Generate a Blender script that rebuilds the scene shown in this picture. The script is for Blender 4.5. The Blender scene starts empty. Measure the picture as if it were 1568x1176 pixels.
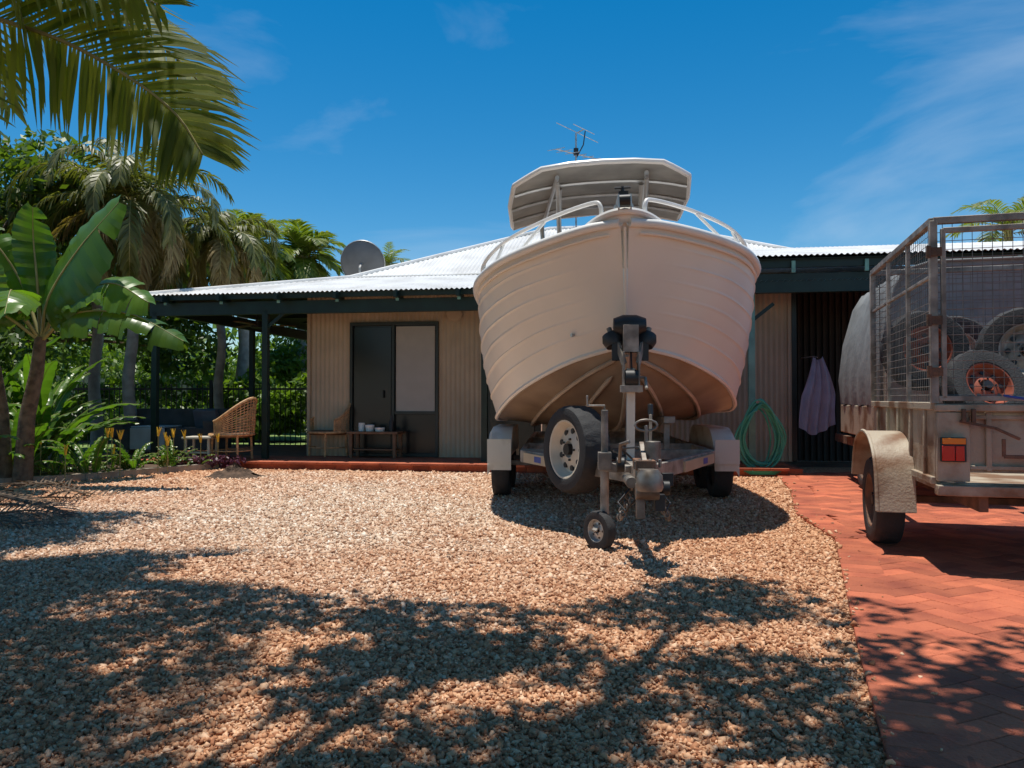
import bpy, math, random
import numpy as np
from mathutils import Vector, Matrix
random.seed(11); rng=np.random.default_rng(11)
S=bpy.context.scene
R=math.radians
U=random.uniform
# ------------------------------------------------------------------ materials
def nt(name):
    m=bpy.data.materials.new(name); m.use_nodes=True
    t=m.node_tree; return m,t,t.nodes,t.links,t.nodes['Principled BSDF']
def c4(c): return (c[0],c[1],c[2],1)
def mat(name,col,rough=.6,metal=0,var=.15,scale=5,bump=0,bscale=60,col2=None,lo=.35,hi=.65,spec=.5,usevar=False,detail=6):
    m,t,N,L,P=nt(name)
    tc=N.new('ShaderNodeTexCoord'); no=N.new('ShaderNodeTexNoise'); no.inputs['Scale'].default_value=scale; no.inputs['Detail'].default_value=detail
    L.new(tc.outputs['Object'],no.inputs['Vector'])
    rp=N.new('ShaderNodeValToRGB'); a=col2 if col2 else tuple(max(0,x*(1-var)) for x in col)
    b=col if col2 else tuple(x*(1+var) for x in col)
    rp.color_ramp.elements[0].position=lo; rp.color_ramp.elements[1].position=hi
    rp.color_ramp.elements[0].color=c4(a); rp.color_ramp.elements[1].color=c4(b)
    L.new(no.outputs['Fac'],rp.inputs['Fac']); out=rp.outputs['Color']
    if usevar:
        at=N.new('ShaderNodeAttribute'); at.attribute_name='var'
        mu=N.new('ShaderNodeMath'); mu.operation='MULTIPLY_ADD'; mu.inputs[1].default_value=.5; mu.inputs[2].default_value=.75
        L.new(at.outputs['Fac'],mu.inputs[0])
        vm=N.new('ShaderNodeVectorMath'); vm.operation='SCALE'; L.new(out,vm.inputs[0]); L.new(mu.outputs[0],vm.inputs['Scale']); out=vm.outputs[0]
    L.new(out,P.inputs['Base Color'])
    P.inputs['Roughness'].default_value=rough; P.inputs['Metallic'].default_value=metal
    P.inputs['Specular IOR Level'].default_value=spec
    if bump>0:
        n2=N.new('ShaderNodeTexNoise'); n2.inputs['Scale'].default_value=bscale; n2.inputs['Detail'].default_value=5
        L.new(tc.outputs['Object'],n2.inputs['Vector'])
        bp=N.new('ShaderNodeBump'); bp.inputs['Strength'].default_value=bump; bp.inputs['Distance'].default_value=.02
        L.new(n2.outputs['Fac'],bp.inputs['Height']); L.new(bp.outputs[0],P.inputs['Normal'])
    return m
def leafmat(name,ca,cb,trans=.35,rough=.45):
    m,t,N,L,P=nt(name)
    at=N.new('ShaderNodeAttribute'); at.attribute_name='var'
    mx=N.new('ShaderNodeMix'); mx.data_type='RGBA'; mx.inputs[6].default_value=c4(ca); mx.inputs[7].default_value=c4(cb)
    L.new(at.outputs['Fac'],mx.inputs[0]); L.new(mx.outputs[2],P.inputs['Base Color'])
    P.inputs['Roughness'].default_value=rough
    tr=N.new('ShaderNodeBsdfTranslucent')
    sc=N.new('ShaderNodeVectorMath'); sc.operation='MULTIPLY'; sc.inputs[1].default_value=(1.5,1.6,.5); L.new(mx.outputs[2],sc.inputs[0]); L.new(sc.outputs[0],tr.inputs['Color'])
    ms=N.new('ShaderNodeMixShader'); ms.inputs[0].default_value=trans
    L.new(P.outputs[0],ms.inputs[1]); L.new(tr.outputs[0],ms.inputs[2])
    L.new(ms.outputs[0],N['Material Output'].inputs['Surface'])
    return m
M={}
M['tyre']=mat('rubber',(.03,.03,.032),.8,bump=.3,bscale=80)
M['black']=mat('black_plastic',(.02,.02,.022),.45)
M['rim']=mat('white_rim',(.62,.56,.46),.4,var=.12,bump=.1)
M['redrim']=mat('red_rim',(.30,.07,.035),.6,var=.3,scale=9)
M['galv']=mat('galvanised',(.42,.42,.41),.45,.7,var=.3,scale=14)
M['galvd']=mat('galvanised_dull',(.31,.28,.245),.65,.3,var=.4,scale=9,bump=.15)
M['wire']=mat('mesh_wire',(.20,.18,.16),.55,.5,var=.3,scale=10)
M['steel']=mat('dirty_steel',(.3,.28,.25),.5,.6,col2=(.13,.10,.08),scale=9)
M['hull']=mat('hull_paint',(.85,.78,.69),.34,var=.035,scale=1.6,spec=.45)
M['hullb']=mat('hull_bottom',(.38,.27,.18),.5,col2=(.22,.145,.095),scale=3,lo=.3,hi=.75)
M['strake']=mat('strake_paint',(.46,.34,.24),.45,var=.15,scale=6)
M['white']=mat('white_paint',(.82,.81,.78),.35,var=.05)
M['dirtywhite']=mat('dirty_white',(.74,.70,.62),.45,col2=(.45,.37,.28),scale=4,lo=.3,hi=.5)
M['alu']=mat('bare_aluminium',(.55,.55,.54),.35,.75,var=.12,scale=6)
M['topund']=mat('canopy_liner',(.34,.335,.31),.6,var=.2,scale=3)
M['dgreen']=mat('dark_green_paint',(.008,.028,.022),.5,var=.2)
M['pgreen']=mat('pale_green_paint',(.20,.40,.31),.5,var=.2)
M['cream']=mat('cream_cladding',(.50,.40,.28),.5,var=.10,scale=2)
M['roof']=mat('white_roof_sheet',(.76,.75,.72),.45,col2=(.56,.54,.50),scale=1.6,lo=.3,hi=.6)
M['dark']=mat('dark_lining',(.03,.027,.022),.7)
M['glass']=mat('dark_screen',(.008,.009,.01),.25)
M['blind']=mat('pale_blind',(.42,.40,.36),.5,var=.04)
M['frame']=mat('door_frame',(.02,.03,.028),.4)
M['brick']=mat('red_paver',(.52,.14,.065),.8,col2=(.33,.075,.038),scale=4,lo=.3,hi=.6,bump=.6,bscale=70,usevar=True)
M['joint']=mat('paver_joint',(.28,.10,.055),.9,var=.2,scale=6)
M['conc']=mat('concrete',(.36,.3,.24),.85,var=.2,bump=.3)
M['soil']=mat('red_soil',(.22,.12,.07),.95,var=.35,scale=3,bump=.8,bscale=25)
M['mulch']=mat('mulch',(.09,.055,.035),.95,var=.5,scale=12,bump=1,bscale=30)
M['rusty']=mat('weathered_cream',(.43,.36,.27),.6,col2=(.20,.105,.055),scale=3.4,lo=.38,hi=.55,bump=.2,detail=9)
M['rust']=mat('rusted_steel',(.22,.11,.065),.75,col2=(.10,.06,.04),scale=9,bump=.3)
M['canvas']=mat('grey_canvas',(.22,.225,.22),.8,var=.15,scale=4,bump=.3,bscale=12)
M['red']=mat('red_lens',(.55,.02,.015),.2,var=.03)
M['amber']=mat('amber_lens',(.8,.22,.02),.2,var=.03)
M['hose']=mat('green_hose',(.07,.42,.30),.4,var=.1)
M['towel']=mat('towel',(.33,.36,.47),.9,var=.1,bump=.4,bscale=90)
M['wicker']=mat('cane',(.56,.33,.16),.55,var=.3,scale=20)
M['wood']=mat('timber',(.16,.08,.04),.5,var=.25,scale=6)
M['sofa']=mat('sofa_fabric',(.085,.08,.076),.9,var=.2,bump=.3)
M['throw']=mat('pale_throw',(.55,.55,.53),.9,var=.1)
M['cush']=mat('grey_cushion',(.14,.15,.18),.9,var=.2)
M['dish']=mat('dish_grey',(.13,.135,.14),.5,var=.1)
M['blue']=mat('blue_strap',(.03,.08,.35),.5)
M['bark']=mat('bark',(.20,.14,.09),.9,col2=(.09,.06,.04),scale=12,bump=.8,bscale=30)
M['ptrunk']=mat('palm_trunk',(.46,.42,.36),.85,col2=(.30,.27,.23),scale=7,bump=.5,bscale=20)
M['leaf']=leafmat('tree_leaves',(.035,.075,.012),(.13,.20,.03))
M['leafd']=leafmat('shrub_leaves',(.05,.10,.015),(.17,.27,.04),.35)
M['palm']=leafmat('palm_leaflets',(.07,.12,.018),(.25,.28,.045),.42)
M['fox']=leafmat('foxtail_leaflets',(.06,.08,.02),(.22,.22,.06),.35)
M['dry']=leafmat('dry_leaflets',(.16,.11,.04),(.38,.29,.13),.25,.7)
M['dead']=leafmat('dead_fronds',(.05,.033,.02),(.17,.11,.065),.05,.8)
M['ban']=leafmat('banana_leaf',(.045,.11,.018),(.14,.26,.03),.4,.3)
M['rach']=mat('frond_stem',(.30,.27,.10),.5,var=.2)
M['flower']=mat('yellow_flower',(.75,.45,.03),.6)
M['grass']=mat('lawn',(.16,.24,.06),.9,var=.4,scale=20)
M['purp']=leafmat('purple_leaves',(.05,.01,.03),(.12,.03,.06),.2)
def stonecol(N,L,tc,src,P,stops):
    rp=N.new('ShaderNodeValToRGB'); e=rp.color_ramp.elements
    e[0].color=c4(stops[0][1]); e[0].position=stops[0][0]; e[1].color=c4(stops[-1][1]); e[1].position=stops[-1][0]
    for p,c in stops[1:-1]:
        x=e.new(p); x.color=c4(c)
    L.new(src,rp.inputs['Fac'])
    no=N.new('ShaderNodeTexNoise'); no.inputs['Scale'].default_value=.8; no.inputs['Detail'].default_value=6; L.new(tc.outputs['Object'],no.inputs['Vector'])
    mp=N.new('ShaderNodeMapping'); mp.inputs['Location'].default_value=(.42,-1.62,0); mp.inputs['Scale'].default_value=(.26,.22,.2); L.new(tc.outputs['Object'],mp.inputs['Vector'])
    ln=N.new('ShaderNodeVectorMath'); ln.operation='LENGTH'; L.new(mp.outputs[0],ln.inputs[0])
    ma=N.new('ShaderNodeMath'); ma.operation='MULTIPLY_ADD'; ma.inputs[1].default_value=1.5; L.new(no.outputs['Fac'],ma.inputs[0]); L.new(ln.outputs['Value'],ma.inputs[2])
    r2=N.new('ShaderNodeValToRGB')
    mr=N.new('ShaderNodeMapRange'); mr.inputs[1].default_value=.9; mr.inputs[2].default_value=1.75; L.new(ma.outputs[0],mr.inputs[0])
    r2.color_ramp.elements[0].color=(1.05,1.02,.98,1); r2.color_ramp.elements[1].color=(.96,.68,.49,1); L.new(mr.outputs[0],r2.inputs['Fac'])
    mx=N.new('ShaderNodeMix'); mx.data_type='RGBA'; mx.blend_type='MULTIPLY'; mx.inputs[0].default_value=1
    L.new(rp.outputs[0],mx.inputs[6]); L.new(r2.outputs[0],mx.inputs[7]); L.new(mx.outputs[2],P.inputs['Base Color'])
STOPS=[(0,(.32,.17,.10)),(.22,(.48,.31,.21)),(.6,(.62,.47,.35)),(.88,(.72,.61,.50)),(1,(.84,.79,.72))]
def gravel():
    m,t,N,L,P=nt('gravel')
    tc=N.new('ShaderNodeTexCoord')
    v=N.new('ShaderNodeTexVoronoi'); v.inputs['Scale'].default_value=62; L.new(tc.outputs['Object'],v.inputs['Vector'])
    sp=N.new('ShaderNodeSeparateColor'); L.new(v.outputs['Color'],sp.inputs[0])
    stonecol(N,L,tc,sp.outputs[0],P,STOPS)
    bp=N.new('ShaderNodeBump'); bp.inputs['Strength'].default_value=.6; bp.inputs['Distance'].default_value=.012; bp.invert=True
    L.new(v.outputs['Distance'],bp.inputs['Height']); L.new(bp.outputs[0],P.inputs['Normal']); P.inputs['Roughness'].default_value=.9
    return m
M['gravel']=gravel()
def pebmat():
    m,t,N,L,P=nt('crushed_stone')
    at=N.new('ShaderNodeAttribute'); at.attribute_name='var'; tc=N.new('ShaderNodeTexCoord')
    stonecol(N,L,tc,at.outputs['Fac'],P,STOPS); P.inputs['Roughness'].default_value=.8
    return m
M['peb']=pebmat()
# ------------------------------------------------------------------ builder
def empty(name,loc=(0,0,0),rot=(0,0,0)):
    o=bpy.data.objects.new(name,None); S.collection.objects.link(o); o.location=loc; o.rotation_euler=rot; return o
def basis(z,x=None):
    z=Vector(z).normalized(); a=Vector(x) if x else (Vector((0,0,1)) if abs(z.z)<.95 else Vector((1,0,0)))
    x_=a.cross(z).normalized(); y_=z.cross(x_); return x_,y_,z
class B:
    def __init__(s): s.v=[];s.f=[];s.m=[];s.c=[];s.cv=.5;s.M=None
    def add(s,vs,fs,m=0):
        o=len(s.v)
        if s.M is not None: vs=[tuple(s.M@Vector(p)) for p in vs]
        s.v.extend([tuple(p) for p in vs]); s.f.extend([tuple(i+o for i in f) for f in fs]); s.m.extend([m]*len(fs)); s.c.extend([s.cv]*len(vs))
    def box(s,c,d,m=0,rz=0,R3=None):
        h=[x/2 for x in d]; vs=[]
        Rm=R3 if R3 else Matrix.Rotation(rz,3,'Z')
        for i in(-1,1):
            for j in(-1,1):
                for k in(-1,1): vs.append(Vector(c)+Rm@Vector((i*h[0],j*h[1],k*h[2])))
        s.add(vs,[(0,1,3,2),(4,6,7,5),(0,4,5,1),(2,3,7,6),(0,2,6,4),(1,5,7,3)],m)
    def bar(s,p,q,w,h,m=0):
        p=Vector(p);q=Vector(q);d=q-p;x,y,z=basis(d)
        R3=Matrix((x,y,z)).transposed(); s.box((p+q)/2,(w,h,d.length),m,R3=R3)
    def tube(s,pts,r,m=0,n=8,closed=False):
        pts=[Vector(p) for p in pts]; k=len(pts)
        rs=r if isinstance(r,(list,tuple)) else [r]*k
        vs=[];prev=None
        for i in range(k):
            if closed: t=pts[(i+1)%k]-pts[i-1]
            else: t=pts[min(i+1,k-1)]-pts[max(i-1,0)]
            if prev is None: x,y,z=basis(t)
            else:
                z=t.normalized(); x=(prev-z*prev.dot(z)).normalized(); y=z.cross(x)
            prev=x
            for j in range(n):
                a=2*math.pi*j/n; vs.append(pts[i]+(x*math.cos(a)+y*math.sin(a))*rs[i])
        fs=[]
        for i in range(k if closed else k-1):
            for j in range(n):
                a=i*n+j;b_=i*n+(j+1)%n;i2=(i+1)%k
                fs.append((a,b_,i2*n+(j+1)%n,i2*n+j))
        if not closed: fs.append(tuple(range(n))[::-1]); fs.append(tuple((k-1)*n+j for j in range(n)))
        s.add(vs,fs,m)
    def lathe(s,prof,c,axis,m=0,n=32,mod=None):
        x,y,z=basis(axis); c=Vector(c); vs=[];k=len(prof)
        for j in range(n):
            a=2*math.pi*j/n
            for i,(r,h) in enumerate(prof):
                rr=r*(mod(i,j) if mod else 1)
                vs.append(c+(x*math.cos(a)+y*math.sin(a))*rr+z*h)
        fs=[]
        for j in range(n):
            for i in range(k-1):
                j2=(j+1)%n; fs.append((j*k+i,j*k+i+1,j2*k+i+1,j2*k+i))
        s.add(vs,fs,m)
    def cyl(s,c,axis,r,h,m=0,n=20):
        s.lathe([(0,-h/2),(r,-h/2),(r,h/2),(0,h/2)],c,axis,m,n)
    def grid(s,P,m=0,flip=False):
        nu=len(P);nv=len(P[0]); vs=[p for row in P for p in row]; fs=[]
        for i in range(nu-1):
            for j in range(nv-1):
                f=(i*nv+j,(i+1)*nv+j,(i+1)*nv+j+1,i*nv+j+1); fs.append(f[::-1] if flip else f)
        s.add(vs,fs,m)
    def wheel(s,c,axis,Rr,w,rim,mt=0,mr=1,md=2,n=60,holes=8):
        h=w/2; a=Vector(axis).normalized()
        prof=[(rim,-h*.8),(rim*1.08,-h*.95),(Rr*.80,-h),(Rr*.93,-h*.93),(Rr*.985,-h*.72),(Rr,-h*.5),(Rr,-h*.17),(Rr,h*.17),(Rr,h*.5),(Rr*.985,h*.72),(Rr*.93,h*.93),(Rr*.80,h),(rim*1.08,h*.95),(rim,h*.8)]
        def mod(i,j):
            if i in(4,5,8,9): return .965 if (j%3==0) else 1
            if i in(6,7): return .972 if (j%3==1) else 1
            return 1
        s.lathe(prof,c,axis,mt,n,mod)
        rp=[(rim*1.04,h*.9),(rim*.98,h*.88),(rim*.9,h*.55),(rim*.82,h*.3),(rim*.72,h*.28),(rim*.45,h*.52),(rim*.3,h*.55),(rim*.27,h*.3),(0,h*.3)]
        s.lathe(rp,c,axis,mr,40); s.lathe([(rim,-h*.8),(rim*.95,h*.5)],c,axis,md,32)
        s.lathe([(rim,-h*.6),(0,-h*.6)],c,axis,md,24)
        x,y,z=basis(axis)
        for k in range(holes):
            q=2*math.pi*k/holes; p=Vector(c)+(x*math.cos(q)+y*math.sin(q))*rim*.66+z*h*.36
            s.cyl(p,z,rim*.10,h*.16,md,12)
        for k in range(5):
            q=2*math.pi*k/5; p=Vector(c)+(x*math.cos(q)+y*math.sin(q))*rim*.38+z*h*.56
            s.cyl(p,z,rim*.045,h*.2,md,6)
        s.cyl(Vector(c)+z*h*.5,z,rim*.2,h*.5,md,16)
    def obj(s,name,mats,parent=None,smooth=True,bevel=0,ang=38):
        me=bpy.data.meshes.new(name); me.from_pydata(s.v,[],s.f)
        for k in mats: me.materials.append(M[k])
        me.polygons.foreach_set('material_index',s.m)
        at=me.attributes.new('var','FLOAT','POINT'); at.data.foreach_set('value',s.c)
        if smooth:
            me.polygons.foreach_set('use_smooth',[True]*len(me.polygons)); me.set_sharp_from_angle(angle=R(ang))
        me.update(); o=bpy.data.objects.new(name,me); S.collection.objects.link(o)
        if parent: o.parent=parent
        if bevel:
            bm=o.modifiers.new('b','BEVEL'); bm.width=bevel; bm.segments=2; bm.limit_method='ANGLE'; bm.angle_limit=R(50)
        return o
def npmesh(name,V,F,var,mk,parent=None,smooth=False):
    me=bpy.data.meshes.new(name); k=F.shape[1]
    me.vertices.add(len(V)); me.vertices.foreach_set('co',V.astype(np.float32).ravel())
    me.loops.add(F.size); me.loops.foreach_set('vertex_index',F.astype(np.int32).ravel())
    me.polygons.add(len(F)); me.polygons.foreach_set('loop_start',np.arange(0,F.size,k,dtype=np.int32))
    me.update(calc_edges=True)
    at=me.attributes.new('var','FLOAT','POINT'); at.data.foreach_set('value',var.astype(np.float32))
    me.materials.append(M[mk]); me.validate()
    o=bpy.data.objects.new(name,me); S.collection.objects.link(o)
    if parent:o.parent=parent
    return o
def cr(P,n):
    P=[np.array(p,float) for p in P]; P=[2*P[0]-P[1]]+P+[2*P[-1]-P[-2]]; k=len(P)-3; out=[]
    for i in range(n):
        t=i/(n-1)*k; j=min(int(t),k-1); u=t-j; a,b,c,d=P[j:j+4]
        out.append(.5*((2*b)+(c-a)*u+(2*a-5*b+4*c-d)*u*u+(3*b-a-3*c+d)*u**3))
    return out
# ------------------------------------------------------------------ vegetation
def leaves(name,clumps,size,mk,parent,asp=.45,flat=.3):
    C=[];V=[]
    for (x,y,z,rx,ry,rz,n) in clumps:
        d=rng.normal(size=(n,3)); d/=np.linalg.norm(d,axis=1)[:,None]
        r=rng.uniform(.35,1.05,n)**.6
        C.append(np.stack([x+d[:,0]*r*rx,y+d[:,1]*r*ry,z+d[:,2]*r*rz],1))
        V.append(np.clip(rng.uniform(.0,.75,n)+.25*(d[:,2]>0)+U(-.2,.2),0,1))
    C=np.concatenate(C);V=np.concatenate(V);n=len(C)
    a=rng.normal(size=(n,3));a[:,2]-=.4;a/=np.linalg.norm(a,axis=1)[:,None]
    b=rng.normal(size=(n,3));b[:,2]*=flat;b-=a*(a*b).sum(1)[:,None];b/=np.linalg.norm(b,axis=1)[:,None]
    s=(size*rng.uniform(.6,1.35,n))[:,None]
    p0=C-a*s*.5;p2=C+a*s*.5;p1=C+b*s*asp*.5;p3=C-b*s*asp*.5
    VV=np.stack([p0,p1,p2,p3],1).reshape(-1,3); F=np.arange(4*n).reshape(-1,4)
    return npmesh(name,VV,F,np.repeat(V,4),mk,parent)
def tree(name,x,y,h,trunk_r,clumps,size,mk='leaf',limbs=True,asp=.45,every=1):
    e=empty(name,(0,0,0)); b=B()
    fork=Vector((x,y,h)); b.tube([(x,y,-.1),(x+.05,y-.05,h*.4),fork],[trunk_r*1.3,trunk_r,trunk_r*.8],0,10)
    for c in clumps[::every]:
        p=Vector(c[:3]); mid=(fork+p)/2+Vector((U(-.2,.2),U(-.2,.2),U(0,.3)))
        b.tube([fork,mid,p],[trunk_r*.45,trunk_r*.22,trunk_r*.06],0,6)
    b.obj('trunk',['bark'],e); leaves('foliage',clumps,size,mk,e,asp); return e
def frond(b,path,up,n=44,leaf=.5,w=.035,hang=.5,m=0,mr=1,rr=.014,start=.1,fwd=.55,lift=.2,jit=.12):
    pts=cr(path,26); pts=[Vector(p) for p in pts]; k=len(pts)
    b.cv=.5; b.tube(pts,[rr*(1-.8*i/(k-1)) for i in range(k)],mr,5)
    upv=Vector(up)
    for i in range(n):
        t=start+(1-start)*i/(n-1)*.995; f=t*(k-1); j=min(int(f),k-2); p=pts[j].lerp(pts[j+1],f-j); T=(pts[j+1]-pts[j]).normalized()
        sd=T.cross(upv).normalized(); N_=sd.cross(T)
        prof=max(.25,math.sin(math.pi*(.18+.74*t))**.7)
        for sg in(-1,1):
            D=(T*(fwd+t*.5)+sd*sg*.85+N_*lift+Vector((U(-1,1),U(-1,1),U(-1,1)))*jit).normalized()
            Ln=leaf*prof*U(.84,1.1); W=(T-D*T.dot(D)).normalized()*w*U(.7,1.15); q=p.copy(); row=[]
            b.cv=min(1,max(0,U(.1,.9)))
            for s_ in range(4):
                ww=(.5,1,.75,.04)[s_]; row.append((q-W*ww*.5,q+W*ww*.5)); 
                D=(D+Vector((0,0,-hang*.33*(s_+.4)))).normalized(); q=q+D*Ln/3
            vs=[p_ for r_ in row for p_ in r_]; b.add(vs,[(0,1,3,2),(2,3,5,4),(4,5,7,6)],m)
    b.cv=.5
def arch(base,az,el,L,droop,k=7):
    p=Vector(base); out=[tuple(p)]; e=el
    for i in range(k):
        d=Vector((math.cos(e)*math.cos(az),math.cos(e)*math.sin(az),math.sin(e))); p=p+d*L/k; out.append(tuple(p)); e-=droop/k*(.5+i/k)
    return out
def palm(name,x,y,h,tr,nf,L,leaf,mk='palm',droop=1.9,n=38,w=.04,hang=.6,elr=(-.2,1.2),extra=None,trunk='ptrunk',dry=0,jit=.12):
    e=empty(name); b=B(); k=14
    b.tube([(x+.04*math.sin(i),y,-.1+(h+.1)*i/k) for i in range(k+1)],[tr*(1.25-.4*i/k)*(1.05 if i%2 else 1) for i in range(k+1)],0,12)
    b.tube([(x,y,h-.05),(x,y,h+.35),(x,y,h+.6)],[tr*.95,tr*.8,tr*.3],1,10)
    b.obj('trunk',[trunk,'rach'],e); b=B()
    for i in range(nf):
        az=2*math.pi*(i*.618)+U(-.2,.2); el=elr[0]+(elr[1]-elr[0])*((i+.5)/nf)
        frond(b,arch((x,y,h+.35),az,el,L*U(.85,1.1),droop*U(.85,1.15)),(0,0,1),n,leaf,w,hang,jit=jit,m=2 if i<dry else 0)
    if extra:
        for f in extra: frond(b,**f)
    b.obj('fronds',[mk,'rach','dry'],e,smooth=False); return e
def bleaf(b,path,wid,up=(0,0,1),tear=.5,m=0,mr=1,fold=.12,stalk=.18):
    pts=[Vector(p) for p in cr(path,34)]; k=len(pts)
    b.tube(pts,[max(.004,.022*min(wid,.45)/.4*(1-i/k)) for i in range(k)],mr,5); upv=Vector(up)
    base=U(.2,.8)
    for sg in(-1,1):
        i0=int(stalk*k); drift=0; b.cv=base
        for i in range(i0,k-1):
            qs=[]
            for ii in(i,i+1):
                t=(ii-i0)/(k-1-i0); T=(pts[min(ii+1,k-1)]-pts[max(ii-1,0)]).normalized(); sd=T.cross(upv).normalized(); N_=sd.cross(T)
                W=wid*.5*(math.sin(math.pi*min(1,max(0,t*.93+.05)))**.55)*(1+.03*math.sin(ii*2.3+sg))
                r=[]
                for q in(0,.35,.7,1): r.append(pts[ii]+sd*sg*W*q*math.cos(fold+q*.35)+N_*(W*(fold*q-.35*q*q)+.012*math.sin(ii*1.7)*q)+Vector((0,0,drift*q))+T*q*.08*wid)
                qs.append(r)
            if random.random()<tear*.4: drift=U(-.12,.03)*wid/.4; b.cv=min(1,max(0,base+U(-.15,.15)))
            b.add(qs[0]+qs[1],[(j,j+1,j+5,j+4) for j in range(3)],m)
    b.cv=.5
def strapplant(name,x,y,n,L,w,mk='ban',tear=0,z=0,flower=False,elr=(.5,1.4)):
    e=empty(name); b=B()
    for i in range(n):
        az=U(0,6.28); bleaf(b,arch((x+U(-.08,.08),y+U(-.08,.08),z),az,U(*elr),L*U(.7,1.1),U(1.0,1.9)),w*U(.7,1.1),tear=tear)
    b.obj('leaves',[mk,'rach'],e,smooth=True,ang=70)
    if flower:
        b=B()
        for i in range(4):
            px,py=x+U(-.3,.3),y+U(-.3,.1); pz=z+U(.25,.5)
            b.tube([(px,py,z),(px,py,pz)],.006,1,5)
            for j in range(5): b.tube([(px,py,pz),(px+U(-.04,.04),py+U(-.04,.04),pz+.12)],[.014,.003],0,5)
        b.obj('flowers',['flower','rach'],e)
    return e
# ------------------------------------------------------------------ camera / light / sky
cam=bpy.data.cameras.new('camera'); co=bpy.data.objects.new('camera',cam); S.collection.objects.link(co); S.camera=co
co.location=(0,0,1.03); co.rotation_euler=(R(91.07),0,0); cam.sensor_width=36; cam.lens=36*1178/1568; cam.clip_end=2000; cam.clip_start=.05
S.view_settings.view_transform='Standard'; S.view_settings.look='None'; S.view_settings.exposure=0
sh=Vector((.085,-.07,-1)).normalized(); sd=-sh
sun=bpy.data.lights.new('sun','SUN'); sun.energy=5; sun.angle=R(.5); sun.color=(1,.95,.86)
so=bpy.data.objects.new('sun',sun); S.collection.objects.link(so); so.rotation_euler=sh.to_track_quat('-Z','Y').to_euler(); so.location=(-2,2,30)
w=bpy.data.worlds.new('World'); S.world=w; w.use_nodes=True; N=w.node_tree.nodes; L=w.node_tree.links
bg=N['Background']; sk=N.new('ShaderNodeTexSky'); sk.sky_type='NISHITA'; sk.sun_disc=False
sk.sun_elevation=math.asin(sd.z); sk.sun_rotation=math.atan2(sd.x,sd.y); sk.air_density=1.0; sk.dust_density=.1; sk.ozone_density=3.0; sk.altitude=0
tc=N.new('ShaderNodeTexCoord'); mp=N.new('ShaderNodeMapping'); mp.inputs['Scale'].default_value=(1.0,1.4,3.6); mp.inputs['Rotation'].default_value=(0,R(-24),R(10)); mp.inputs['Location'].default_value=(.6,.2,.3)
L.new(tc.outputs['Generated'],mp.inputs['Vector'])
no=N.new('ShaderNodeTexNoise'); no.inputs['Scale'].default_value=1.9; no.inputs['Detail'].default_value=7; no.inputs['Roughness'].default_value=.55; no.inputs['Distortion'].default_value=.6
L.new(mp.outputs[0],no.inputs['Vector'])
sx=N.new('ShaderNodeSeparateXYZ'); L.new(tc.outputs['Generated'],sx.inputs[0])
mrx=N.new('ShaderNodeMapRange'); mrx.inputs[1].default_value=-.35; mrx.inputs[2].default_value=.45; mrx.inputs[3].default_value=-.08; mrx.inputs[4].default_value=.03; L.new(sx.outputs[0],mrx.inputs[0])
ad=N.new('ShaderNodeMath'); ad.operation='ADD'; L.new(no.outputs['Fac'],ad.inputs[0]); L.new(mrx.outputs[0],ad.inputs[1])
rp=N.new('ShaderNodeValToRGB'); rp.color_ramp.elements[0].position=.48; rp.color_ramp.elements[1].position=.85; rp.color_ramp.elements[1].color=(.42,.42,.42,1)
L.new(ad.outputs[0],rp.inputs['Fac'])
mx=N.new('ShaderNodeMix'); mx.data_type='RGBA'; mx.inputs[7].default_value=(6,6.8,7.6,1)
hs=N.new('ShaderNodeHueSaturation'); hs.inputs['Saturation'].default_value=1.45; hs.inputs['Hue'].default_value=.492; L.new(sk.outputs[0],hs.inputs['Color'])
L.new(rp.outputs[0],mx.inputs[0]); L.new(hs.outputs[0],mx.inputs[6]); L.new(mx.outputs[2],bg.inputs['Color']); bg.inputs['Strength'].default_value=.12
# ------------------------------------------------------------------ ground
b=B(); b.add([(-400,-400,-.012),(400,-400,-.012),(400,400,-.012),(-400,400,-.012)],[(0,1,2,3)]); b.obj('ground',['soil'],smooth=False)
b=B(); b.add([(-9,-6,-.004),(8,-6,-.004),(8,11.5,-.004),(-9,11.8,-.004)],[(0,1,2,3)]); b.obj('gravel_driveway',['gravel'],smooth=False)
b=B(); b.add([(-30,14.5,.0),(-4,14.5,.0),(-4,30,.0),(-30,30,.0)],[(0,1,2,3)]); b.obj('lawn',['grass'],smooth=False)
edge=[(-1.6,-5),(.25,0),(.62,1.0),(1.04,2.14),(1.39,3.11),(1.8,4.18),(2.34,5.6),(2.5,6.8),(3.1,8.6),(3.6,10.6)]
ey=np.array([e[1] for e in edge]); ex=np.array([e[0] for e in edge])
n=330000
yy=1.2+ (rng.random(n)**1.05)*10.2
xx=rng.uniform(-1,1,n)*(.74*yy+.5)
strayed=rng.random(n)<.012
ok=(xx<np.interp(yy,ey,ex)-.005+rng.normal(0,.014,n)+np.where(strayed,rng.exponential(.12,n),0))&(xx>-6.8)
ok&=~((yy>8.2)&(xx<np.interp(yy,[8.2,8.7,9.45,10.3,11.2],[-8.2,-6.6,-5.5,-4.9,-4.25]))); ok&=yy<(11.1-.158*(xx+4))
xx=xx[ok];yy=yy[ok]; n=len(xx)
onp=xx>np.interp(yy,ey,ex)+.005
s=np.minimum(rng.lognormal(math.log(.0058),.33,n),.0120)*(.85+.13*yy)
base=np.array([[-1,-1,-1],[1,-1,-1],[1,1,-1],[-1,1,-1],[-1,-1,1],[1,-1,1],[1,1,1],[-1,1,1]],float)
V=base[None]*rng.uniform(.25,1.1,(n,8,3))
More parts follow.
